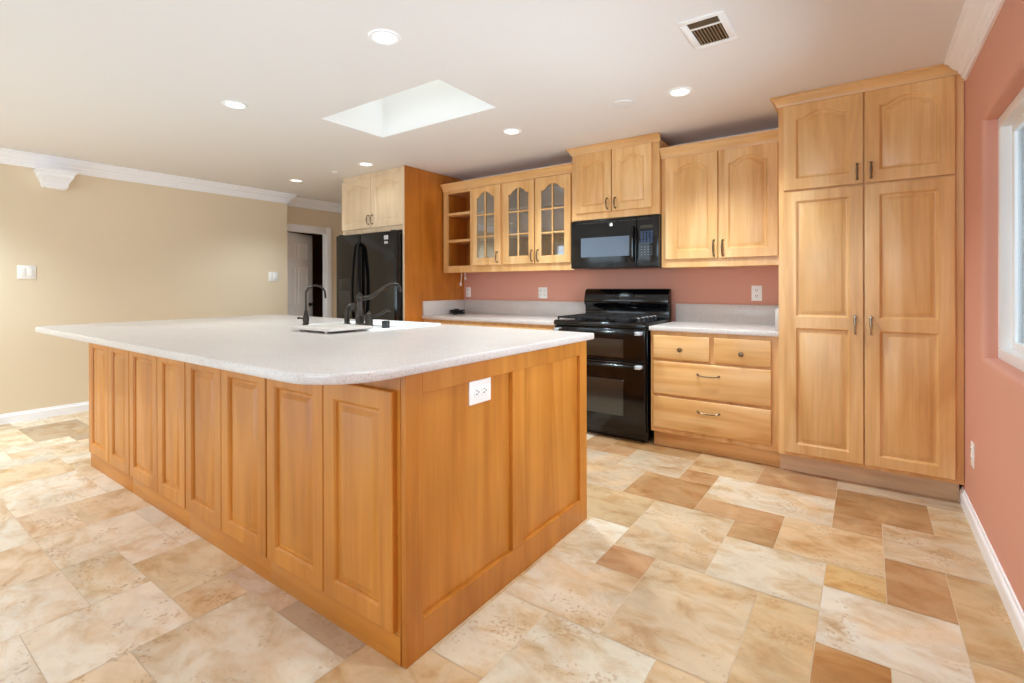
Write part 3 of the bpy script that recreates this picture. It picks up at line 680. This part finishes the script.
# drawer base cabinet right of the stove, and its countertop
DX0, DX1, YD = -1.676, PXL, -.61
t = thing('drawer_base_cabinet', 'maple base cabinet with four drawers between stove and pantry', 'cabinet', ((DX0+DX1)/2, -.30, 0))
b = B(); b.box(DX0, DX1-.0005, YD, -.001, .107, .8255, .001, 1); b.out('body', MAPLE, t)
B().box(DX0+.006, DX1-.0005, YD+.05, YD+.065, 0, .107).out('toe_kick', MAPLE_H, t)
def slab(x0, x1, z0, z1): return B().box(x0, x1, YD-.0205, YD-.0005, z0, z1, .005, 3)
for (x0, x1, z0, z1, kind) in ((-1.653, -1.268, .632, .797, 'k'), (-1.240, -.899, .632, .797, 'k'), (-1.653, -.899, .384, .613, 'p'), (-1.653, -.899, .142, .364, 'p')):
    d = slab(x0, x1, z0, z1).out('drawer', MAPLE_H, t)
    hb = B(); xc = (x0+x1)/2
    if kind == 'k':
        hb.lathe([(.012, 0), (.011, -.003), (.006, -.006), (.006, -.014), (.014, -.019), (.016, -.024), (.013, -.029), (0, -.031)], (xc, YD-.0205, .703), 'y', 16); hb.out('knob', PEWTER, d)
    else:
        z = z1-.07; cross_pull(hb, z, xc-.068, xc+.068, YD-.0205); hb.out('handle', PEWTER, d)
WT0, WT1 = .826, .858
def counter(name, label, x0, x1, rs):
    t = thing(name, label, 'countertop', ((x0+x1)/2, -.3, WT0))
    B().box(x0, x1, -.637, -.001, WT0, WT1, .004, 3).out('slab', QUARTZ, t)
    tag(B().box(x0, x1, -.022, -.001, WT1+.0003, 1.0, .002).out('backsplash', QUARTZ), label.replace('countertop on', 'backsplash strip behind').replace('countertop between', 'backsplash strip on the pink wall between'), 'backsplash')
    return t
t = counter('countertop', 'grey speckled countertop on the drawers between stove and pantry', -1.681, PXL-.001, 0)
tag(B().box(PXL-.022, PXL-.001, -.625, -.0225, WT1+.0003, 1.0, .002).out('side_splash', QUARTZ), 'short grey upstand on the counter against the pantry side', 'backsplash')
t = counter('countertop', 'grey speckled countertop between the tall amber panel and the stove', -3.977, -2.458, 0)
tag(B().box(-3.977, -3.956, -.625, -.0225, WT1+.0003, 1.0, .002).out('side_splash', QUARTZ), 'grey upstand on the counter against the tall amber panel', 'backsplash')
t = thing('base_cabinet', 'maple base cabinet behind the island, left of the stove', 'cabinet', (-3.22, -.3, 0))
B().box(-3.977, -2.462, YD, -.001, .107, .8255, .001, 1).out('body', MAPLE, t)
B().box(-3.97, -2.468, YD+.05, YD+.065, 0, .107).out('toe_kick', MAPLE_H, t)
for k in range(4):
    x0 = -3.955+k*.3705
    d = B().box(x0+.004, x0+.366, YD-.0205, YD-.0005, .642, .797, .005, 3).out('drawer', MAPLE_H, t)
    hb = B(); hb.lathe([(.012, 0), (.006, -.006), (.006, -.014), (.016, -.024), (0, -.031)], (x0+.185, YD-.0205, .72), 'y', 14); hb.out('knob', PEWTER, d)
    panel_door(x0+.004, x0+.366, .142, .622, YD-.0205, .02, .055).out('door', MAPLE, t)

# ------------------------------------------------------------------ wall cabinets
ZB = 1.283; YW = -.346
t = thing('wall_cabinet', 'maple wall cabinet with two arched doors, right of the microwave', 'cabinet', (-1.26, -.17, ZB))
B().box(-1.686, PXL-.001, YW, -.001, ZB, 2.125, .001, 1).out('body', MAPLE, t)
B().sweep([(-1.686, YW), (PXL-.001, YW)], CABCROWN(2.106, 2.184, .046), side=1).out('crown', MAPLE_H, t, angle=20)
for (x0, x1, hx) in ((-1.652, -1.276, -1.301), (-1.268, -.893, -1.241)):
    d = panel_door(x0, x1, 1.343, 2.106, YW-.0205, .02, .062, arch=.04, top=.055).out('door', MAPLE, t)
    hb = B(); wire_pull(hb, hx, 1.360, 1.468, YW-.0205); hb.out('handle', PEWTER, d)
t = thing('microwave_cabinet', 'short maple cabinet with two arched doors above the black microwave', 'cabinet', (-2.05, -.19, 1.692))
YM = -.379
B().box(-2.437, -1.690, YM, -.001, 1.692, 2.262, .001, 1).out('body', MAPLE, t)
B().sweep([(-2.437, -.002), (-2.437, YM), (-1.680, YM)], CABCROWN(2.240, 2.2985, .040), side=1).out('crown', MAPLE_H, t, angle=20)
for (x0, x1, hx) in ((-2.394, -2.078, -2.137), (-2.070, -1.746, -2.037)):
    hx = -2.108 if hx < -2.1 else -2.040
    d = panel_door(x0, x1, 1.747, 2.237, YM-.0205, .02, .058, arch=.04, top=.05).out('door', MAPLE, t)
    hb = B(); wire_pull(hb, hx, 1.768, 1.848, YM-.0205); hb.out('handle', PEWTER, d)

def open_box(b, x0, x1, y0, y1, z0, z1, th=.018, back=True):
    b.box(x0, x0+th, y0, y1, z0, z1).box(x1-th, x1, y0, y1, z0, z1).box(x0+th, x1-th, y0, y1, z0, z0+th).box(x0+th, x1-th, y0, y1, z1-th, z1)
    if back: b.box(x0+th, x1-th, y1-.008, y1, z0+th, z1-th)
    return b
ZT = 2.112
t = thing('open_shelf_cabinet', 'narrow open maple shelf unit next to the tall amber panel', 'cabinet', (-3.76, -.17, ZB))
b = open_box(B(), -3.954, -3.581, YW+.02, -.001, ZB+.02, ZT)
b.box(-3.954, -3.898, YW, YW+.02, ZB, ZT).box(-3.597, -3.581, YW, YW+.02, ZB, ZT).box(-3.898, -3.597, YW, YW+.02, ZB, 1.352).box(-3.898, -3.597, YW, YW+.02, 2.085, ZT)
b.out('body', MAPLE, t, weld=False)
B().box(-3.935, -3.601, -.0125, -.010, ZB+.04, ZT-.02).box(-3.9355, -3.9325, YW+.021, -.0125, ZB+.04, ZT-.02).box(-3.6025, -3.5995, YW+.021, -.0125, ZB+.04, ZT-.02).out('interior_lining', VENEER_SHADED, t, 'darker amber interior of the open shelves', weld=False)
for z in (1.592, 1.865): B().box(-3.932, -3.603, YW+.004, -.013, z, z+.026, .002).out('shelf', MAPLE_H, t)
def glass_unit(label, x0, x1, doors, grp):
    t = thing('glass_door_cabinet', label, 'cabinet', ((x0+x1)/2, -.17, ZB))
    b = open_box(B(), x0, x1, YW+.02, -.001, ZB+.02, ZT)
    b.box(x0, x0+.02, YW, YW+.02, ZB, ZT).box(x1-.02, x1, YW, YW+.02, ZB, ZT).box(x0+.02, x1-.02, YW, YW+.02, ZB, 1.352).box(x0+.02, x1-.02, YW, YW+.02, 2.09, ZT)
    b.out('body', MAPLE, t, weld=False)
    for z in (1.602, 1.862): B().box(x0+.019, x1-.019, YW+.03, -.011, z, z+.016, .002).out('shelf', MAPLE_H, t)
    for (a0, a1, hx, o) in doors:
        d = glass_door(a0, a1, 1.347, 2.106, YW-.0205, t, MAPLE, o)
        hb = B(); wire_pull(hb, hx, 1.372, 1.468, YW-.0205); hb.out('handle', PEWTER, d)
    return t
glass_unit('single-door glazed maple wall cabinet beside the open shelves', -3.580, -3.201, [(-3.566, -3.212, -3.243, (-3.506, -3.281, 1.413, 2.062))], None)
glass_unit('two-door glazed maple wall cabinet left of the microwave', -3.200, -2.440, [(-3.180, -2.834, -2.855, (-3.123, -2.891, 1.417, 2.055)), (-2.824, -2.462, -2.790, (-2.766, -2.522, 1.410, 2.050))], None)
tag(B().sweep([(-3.954, YW), (-2.4385, YW)], CABCROWN(2.1125, 2.184, .044), side=1).out('cabinet_crown_moulding', MAPLE_H, angle=20), 'long maple crown moulding over the open shelves and glazed cabinets', 'moulding')

# ------------------------------------------------------------------ fridge bay
PX = -3.979; YF = -.853
tag(B().box(PX-.022, PX, YF, -.001, 0, 2.297, .001, 1).out('tall_side_panel', VENEER_SHADED), 'tall amber veneered panel standing between refrigerator and counter', 'panel')
tag(B().box(PX-.0225, PX+.001, YF-.006, YF-.0005, 0, 2.297, .001, 1).out('panel_edge_strip', MAPLE_WASHED), 'pale edging strip up the front of the tall amber panel', 'trim strip')
t = thing('refrigerator_cabinet', 'light-washed maple cabinet with two doors above the black refrigerator', 'cabinet', (-4.48, -.42, 1.69))
FC0, FC1 = -4.955, PX-.0235
B().box(FC0, FC1, YF+.02, -.001, 1.690, 2.252, .001, 1).out('body', MAPLE_WASHED, t)
B().box(FC0, FC1, YF+.025, -.001, 2.2525, 2.297).out('filler', MAPLE_WASHED, t)
for (x0, x1, hx) in ((FC0+.006, -4.477, -4.505), (-4.471, FC1-.006, -4.443)):
    d = panel_door(x0, x1, 1.735, 2.245, YF-.0005, .02, .06, arch=.035, top=.055).out('door', MAPLE_WASHED, t)
    hb = B(); wire_pull(hb, hx, 1.775, 1.862, YF-.0005); hb.out('handle', PEWTER, d)
t = thing('refrigerator', 'black side-by-side refrigerator with long bowed handles', 'refrigerator', (-4.46, -.5, 0))
R0_, R1_, RS = -4.945, -4.012, -4.545; YR = -.935
B().box(R0_, R1_, -.86, -.06, .02, 1.655, .006).out('body', BLACK_P, t)
B().box(R0_+.02, R1_-.02, -.90, -.86, .01, .075).out('base_grille', BLACK_P, t)
def fdoor(x0, x1):
    return B().prism(rounded(x0, x1, YR, -.868, (.025, .025, .004, .004), 6), 'z', .085, 1.672, .006)
dl = fdoor(R0_, RS-.003).out('freezer_door', BLACK, t); dr = fdoor(RS+.003, R1_).out('fridge_door', BLACK, t)
for (d, x, s) in ((dl, RS-.035, -1), (dr, RS+.035, 1)):
    pts = [(x-s*.012, YR+.004, 1.575), (x-s*.012, YR-.03, 1.56)]+[(x-s*.012+s*.022*math.sin(PI*k/10), YR-.042-.018*math.sin(PI*k/10), 1.52-.82*k/10) for k in range(11)]+[(x-s*.012, YR-.03, .68), (x-s*.012, YR+.004, .665)]
    B().tube(smooth(pts, 2), [.012+.006*math.sin(PI*i/(2*(len(pts)-1))) for i in range(2*(len(pts)-1)+1)], 10).out('handle', BLACK, d)
b = B(); b.box(-4.885, -4.665, YR-.004, YR+.001, .86, 1.225, .004).box(-4.865, -4.685, YR-.006, YR-.003, 1.115, 1.205, .002)
b.out('dispenser_panel', BLACK_P, dl, weld=False)
b = B(); b.box(-4.86, -4.69, YR-.0055, YR-.0035, .88, 1.10, .001); b.out('dispenser_recess', SLOT, dl)
b = B(); b.box(-4.175, -4.115, YR-.0012, YR-.0002, 1.595, 1.635).box(-4.170, -4.120, YR-.0012, YR-.0002, 1.556, 1.578); b.out('sticker', MARK, dr, 'two small pale stickers', weld=False)
for x in (R0_+.06, R1_-.06): B().box(x-.03, x+.03, -.92, -.83, 1.672, 1.684, .004).out('hinge_cover', BLACK_P, t)

# ------------------------------------------------------------------ stove
QX0, QX1 = -2.452, -1.698; YQ = -.635
t = thing('range', 'black double-oven gas stove between the two counters', 'stove', ((QX0+QX1)/2, -.33, 0))
B().box(QX0, QX1, YQ+.02, -.03, .045, .845, .003).out('body', BLACK, t)
for x in (QX0+.05, QX1-.05):
    for y in (-.56, -.1): B().lathe([(.018, 0), (.018, .006), (.008, .008), (.008, .05)], (x, y, 0), 'z', 12).out('foot', BLACK_P, t)
B().box(QX0+.004, QX1-.004, YQ+.035, YQ+.045, .012, .06, .003).out('kick_plate', BLACK_P, t)
B().prism([(-.655, .838), (-.662, .85), (-.66, .866), (-.648, .876), (-.08, .880), (-.08, .838)], 'x', QX0-.002, QX1+.002, .003).out('cooktop', BLACK, t)
def oven_door(z0, z1, wz0, wz1, hz):
    d = B().box(QX0+.004, QX1-.004, YQ-.022, YQ+.018, z0, z1, .006, 3).out('oven_door', BLACK, t)
    B().box(QX0+.12, QX1-.168, YQ-.0235, YQ-.0215, wz0, wz1, .0008, 1).prism(rounded(QX0+.12, QX1-.168, wz0, wz1, (.02,)*4, 5), 'y', YQ-.0245, YQ-.0222).out('oven_window', DARKGLASS, d, weld=False)
    hb = B(); y = YQ-.062
    hb.tube([(QX0+.05, y+.006, hz), (QX0+.10, y, hz), ((QX0+QX1)/2, y-.004, hz), (QX1-.10, y, hz), (QX1-.05, y+.006, hz)], .0115, 12)
    h = hb.out('handle', BLACK, d)
    for x in (QX0+.045, QX1-.045): B().prism(rounded(x-.024, x+.024, hz-.012, hz+.012, (.006,)*4, 3), 'y', y-.006, YQ-.02, .003).out('end_bracket', MARK, h, 'silvery handle end with its highlight in the pale colour')  # pale nonmetal end holds the white highlight in its colour
oven_door(.592, .828, .618, .752, .802); oven_door(.075, .584, .19, .452, .560)
# curved backguard with the clock
prof = [(-.03, .878), (-.03, 1.112), (-.052, 1.122), (-.075, 1.118), (-.092, 1.10), (-.104, 1.07), (-.112, 1.035), (-.116, 1.0), (-.110, .985), (-.098, .975), (-.092, .955), (-.090, .925), (-.094, .90), (-.100, .878)]
bgo = B().prism(prof, 'x', QX0-.014, QX1-.012, .006, seg=3).out('backguard', BLACK, t, angle=45)
xc = (QX0+QX1)/2-.01
def on_bg(z):  # front of the backguard at height z
    for (y0, z0), (y1, z1) in zip(prof[3:], prof[4:]):
        if z1 <= z <= z0: return y0+(y1-y0)*(z0-z)/(z0-z1)
    return -.11
b = B()
P = [(xc+.062*math.cos(a)*(1+.12*math.cos(4*a)), 1.062+.024*math.sin(a)) for a in [2*PI*k/28 for k in range(29)]]
b.tube([(x, on_bg(z)-.001, z) for x, z in P], .0016, 6)
for k in range(6): b.box(xc-.055+k*.02, xc-.042+k*.02, on_bg(1.022)-.0015, on_bg(1.022)+.001, 1.019, 1.025)
for k in range(5): b.box(xc-.05+k*.022, xc-.036+k*.022, on_bg(1.002)-.0015, on_bg(1.002)+.001, 1.0, 1.004)
for s in (-1, 1):
    for k in range(3): b.box(xc+s*(.105+k*.03)-.006, xc+s*(.105+k*.03)+.006, on_bg(1.06)-.0015, on_bg(1.06)+.001, 1.058, 1.062)
b.out('control_markings', DIM, bgo, 'pale control markings', weld=False)
B().prism([(xc+.048*math.cos(a), 1.062+.016*math.sin(a)) for a in [2*PI*k/24 for k in range(24)]], 'y', on_bg(1.062)-.0015, on_bg(1.062)+.003).out('clock_display', DARKGLASS, bgo)
# burners and grates
for (x, y, r) in ((-2.28, -.50, .045), (-2.28, -.22, .04), (-1.93, -.50, .05), (-1.93, -.22, .038), (-2.105, -.36, .035)):
    B().lathe([(r+.02, .0), (r+.018, .006), (r, .008), (r, .016), (r-.008, .020), (0, .021)], (x, y, .878), 'z', 20).out('burner', IRON, t)
for (g0, g1) in ((-2.435, -2.215), (-2.208, -2.002), (-1.995, -1.825)):
    b = B(); z = .898
    for x in (g0, g1-.012): b.box(x, x+.012, -.635, -.125, z-.008, z+.006, .003)
    for y in (-.635, -.385, -.137): b.box(g0, g1, y, y+.012, z-.008, z+.006, .003)
    xm = (g0+g1)/2
    b.box(xm-.005, xm+.005, -.635, -.125, z-.004, z+.006, .002)
    for y in (-.51, -.26): b.box(g0, g1, y-.005, y+.005, z-.004, z+.006, .002)
    for x in (g0+.006, g1-.006):
        for y in (-.628, -.132): b.box(x-.006, x+.006, y-.006, y+.006, .878, z, .001)
    b.out('grate', IRON, t, weld=False)
for k in range(5):
    y = -.60+k*.085
    kn = B().lathe([(.020, 0), (.020, .004), (.016, .007), (.015, .022), (.012, .025), (0, .0255)], (-1.770, y, .8795), 'z', 16).out('knob', BLACK_P, t)
    B().box(-1.772-.013, -1.772+.013, y-.004, y+.004, .9035, .912, .0025).out('knob_grip', CHROME, kn, 'bright knob grip')

# ------------------------------------------------------------------ microwave
t = thing('microwave', 'black over-the-range microwave hung below the short maple cabinet', 'microwave', (-2.06, -.2, 1.286))
m0, m1, YV = -2.440, -1.689, -.400
B().box(m0, m1, YV+.03, -.001, 1.290, 1.690, .004).out('body', BLACK_P, t)
d = B().box(m0, -1.868, YV, YV+.028, 1.290, 1.683, .006, 3).out('door', BLACK, t)
B().prism(rounded(-2.345, -1.922, 1.382, 1.540, (.006,)*4, 3), 'y', YV-.0022, YV+.002).out('window', MWGLASS, d)
hb = B(); hx = -1.885
hb.tube(smooth([(hx, YV+.002, 1.60), (hx, YV-.028, 1.592), (hx, YV-.036, 1.55), (hx, YV-.038, 1.47), (hx, YV-.036, 1.39), (hx, YV-.028, 1.352), (hx, YV+.002, 1.345)], 3), .010, 10); hb.out('handle', BLACK, d)
B().lathe([(.015, 0), (.015, -.002), (.012, -.003), (0, -.003)], (-2.076, YV, 1.637), 'y', 20).out('emblem', CHROME, d, 'small round silver emblem')
cp = B().box(-1.865, m1, YV, YV+.028, 1.290, 1.683, .006, 3).out('control_panel', BLACK, t)
b = B(); b.box(-1.835, -1.735, YV-.0015, YV+.001, 1.588, 1.612); b.out('display', DARKGLASS, cp)
b = B()
for r in range(6):
    for c_ in range(4): b.box(-1.832+c_*.026, -1.814+c_*.026, YV-.0015, YV+.001, 1.555-r*.0165, 1.566-r*.0165, .0004, 1)
b.out('keypad', BUTTON, cp, 'bluish keypad buttons', weld=False)
b = B()
for r in range(4):
    for c_ in range(4): b.box(-1.828+c_*.026, -1.818+c_*.026, YV-.0012, YV+.001, 1.442-r*.02, 1.447-r*.02)
b.out('keypad_markings', DIM, cp, weld=False)
b = B()
for k in range(12): b.box(m0+.05+k*.054, m0+.09+k*.054, YV-.0008, YV+.004, 1.657, 1.663)
b.out('vent_grille', SLOT, t, weld=False)

# cords under the open shelves, coil on the counter
t = thing('lamp_cord', 'short white cord dangling under the open shelves', 'cord', (-3.80, -.22, ZB), 'cords hanging below the open shelves')
B().tube(smooth([(-3.835, -.20, ZB), (-3.838, -.20, ZB-.02), (-3.842, -.20, ZB-.06), (-3.850, -.20, ZB-.10)]), .004, 6).out('wire', CORDW, t)
B().box(-3.862, -3.840, -.207, -.193, ZB-.135, ZB-.098, .003).out('plug', CORDW, t)
t = thing('lamp_cord', 'shortest white cord stub under the open shelves, nearest the glazed cabinets', 'cord', (-3.76, -.22, ZB), 'cords hanging below the open shelves')
B().tube(smooth([(-3.775, -.22, ZB), (-3.773, -.22, ZB-.02), (-3.770, -.22, ZB-.045)]), .004, 6).out('wire', CORDW, t)
B().box(-3.778, -3.760, -.227, -.213, ZB-.068, ZB-.043, .003).out('plug', CORDW, t)
t = thing('cable_coil', 'black coiled cable lying on the counter in the corner', 'cable', (-3.86, -.24, WT1))
S = [(-3.86+(.07+.012*math.sin(k*.9))*math.cos(k*.42), -.24+(.055+.01*math.cos(k*.7))*math.sin(k*.42), WT1+.007+.034*abs(math.sin(k*.11))) for k in range(62)]+[(-3.83, -.34, WT1+.007), (-3.76, -.37, WT1+.007)]
B().tube(smooth(S, 2), .007, 6).out('loops', RUBBER, t)
B().box(-3.89, -3.845, -.27, -.22, WT1+.001, WT1+.055, .008).out('adapter', RUBBER, t)

# ------------------------------------------------------------------ ceiling fittings
LP = [(-2.227, -2.563, 'recessed ceiling light nearest the camera, by the skylight'), (-3.666, -2.552, 'recessed ceiling light beyond the skylight toward the beige wall'),
      (-1.315, -1.106, 'recessed ceiling light below the air vent, before the right wall cabinet'), (-2.565, -1.080, 'recessed ceiling light above the glazed cabinets, right of the skylight'),
      (-4.25, -1.084, 'recessed ceiling light just in front of the refrigerator cabinet'), (-5.45, -1.067, 'recessed ceiling light farthest away, toward the hallway')]
LP = [a + (w,) for a, w in zip(LP, (22, 60, 132, 130, 5, 60))]
LP += [(-.95, -2.75, 'added unseen fill light of recessed form, nearest the side window', 48), (-1.0, -4.6, 'added unseen fill light of recessed form, nearest the rear window', 34), (-5.72, -4.0, 'added unseen fill light of recessed form, over the open floor by the beige wall', 185), (-4.2, -4.35, 'added unseen fill light of recessed form, over the open floor in front of the island', 85)]  # fill lamps added out of view to brighten the room
lr = None
for k, (x, y, lab, watt) in enumerate(LP):
    if lr is None:
        lr = thing('recessed_light', lab, 'ceiling light', (x, y, CZ), 'recessed ceiling lights')
        B().lathe([(.052, -.001), (.056, -.006), (.070, -.005), (.075, 0), (.052, 0)], (x, y, CZ), 'z', 32).out('trim_ring', VINYL, lr)
        B().lathe([(.0, -.004), (.045, -.004), (.054, -.002), (.054, -.0005), (0, -.0005)], (x, y, CZ), 'z', 32).out('lens', LENS, lr)
        r = lr
    else: r = dup(lr, (x, y, CZ), lab)
    ld = bpy.data.lights.new('downlight', 'SPOT'); ld.energy = watt; ld.spot_size = math.radians(125); ld.spot_blend = .8; ld.shadow_soft_size = .05; ld.color = (.78, .93, 1.0)
    lo_ = bpy.data.objects.new('downlight', ld); COL.objects.link(lo_); lo_.location = (0, 0, -.012); lo_.parent = r
t = thing('air_vent', 'white ceiling air vent with dark louvers above the range side of the room', 'vent', (-1.0, -1.72, CZ))
V = (-1.090, -.898, -1.893, -1.594)
b = B(); z1 = CZ; z0 = CZ-.006
for (a, c_, d_, e_) in ((V[0], V[1], V[2], V[2]+.032), (V[0], V[1], V[3]-.032, V[3]), (V[0], V[0]+.032, V[2]+.032, V[3]-.032), (V[1]-.032, V[1], V[2]+.032, V[3]-.032)): b.box(a, c_, d_, e_, z0, z1, .002)
b.box(V[0]+.03, V[1]-.03, -1.806, -1.794, z0, z1-.001)
b.out('frame', VINYL, t, weld=False)
B().box(V[0]+.02, V[1]-.02, V[2]+.02, V[3]-.02, CZ-.0012, CZ-.0002).out('cavity', GREYDARK, t)
b = B()
for k in range(9):
    x = V[0]+.040+k*.0138
    b.box(x, x+.0035, -1.794, V[3]-.03, CZ-.0055, CZ-.001)
for k in range(4):
    y = V[2]+.042+k*.012
    b.box(V[0]+.03, V[1]-.03, y, y+.003, CZ-.0055, CZ-.001)
b.out('louvers', STEEL, t, weld=False)
t = thing('ceiling_cover', 'faint round white cover on the ceiling left of the light below the vent', 'cover', (-1.667, -1.124, CZ))
B().lathe([(.066, 0), (.064, -.004), (.05, -.006), (0, -.0065)], (-1.667, -1.124, CZ), 'z', 32).out('disc', CEIL, t)

t = thing('ceiling_sensor', 'tiny round sensor on the ceiling between the two farthest recessed lights', 'sensor', (-4.756, -1.067, CZ))
B().lathe([(.034, 0), (.033, -.006), (.026, -.012), (.010, -.016), (0, -.016)], (-4.756, -1.067, CZ), 'z', 20).out('dome', CEIL, t)
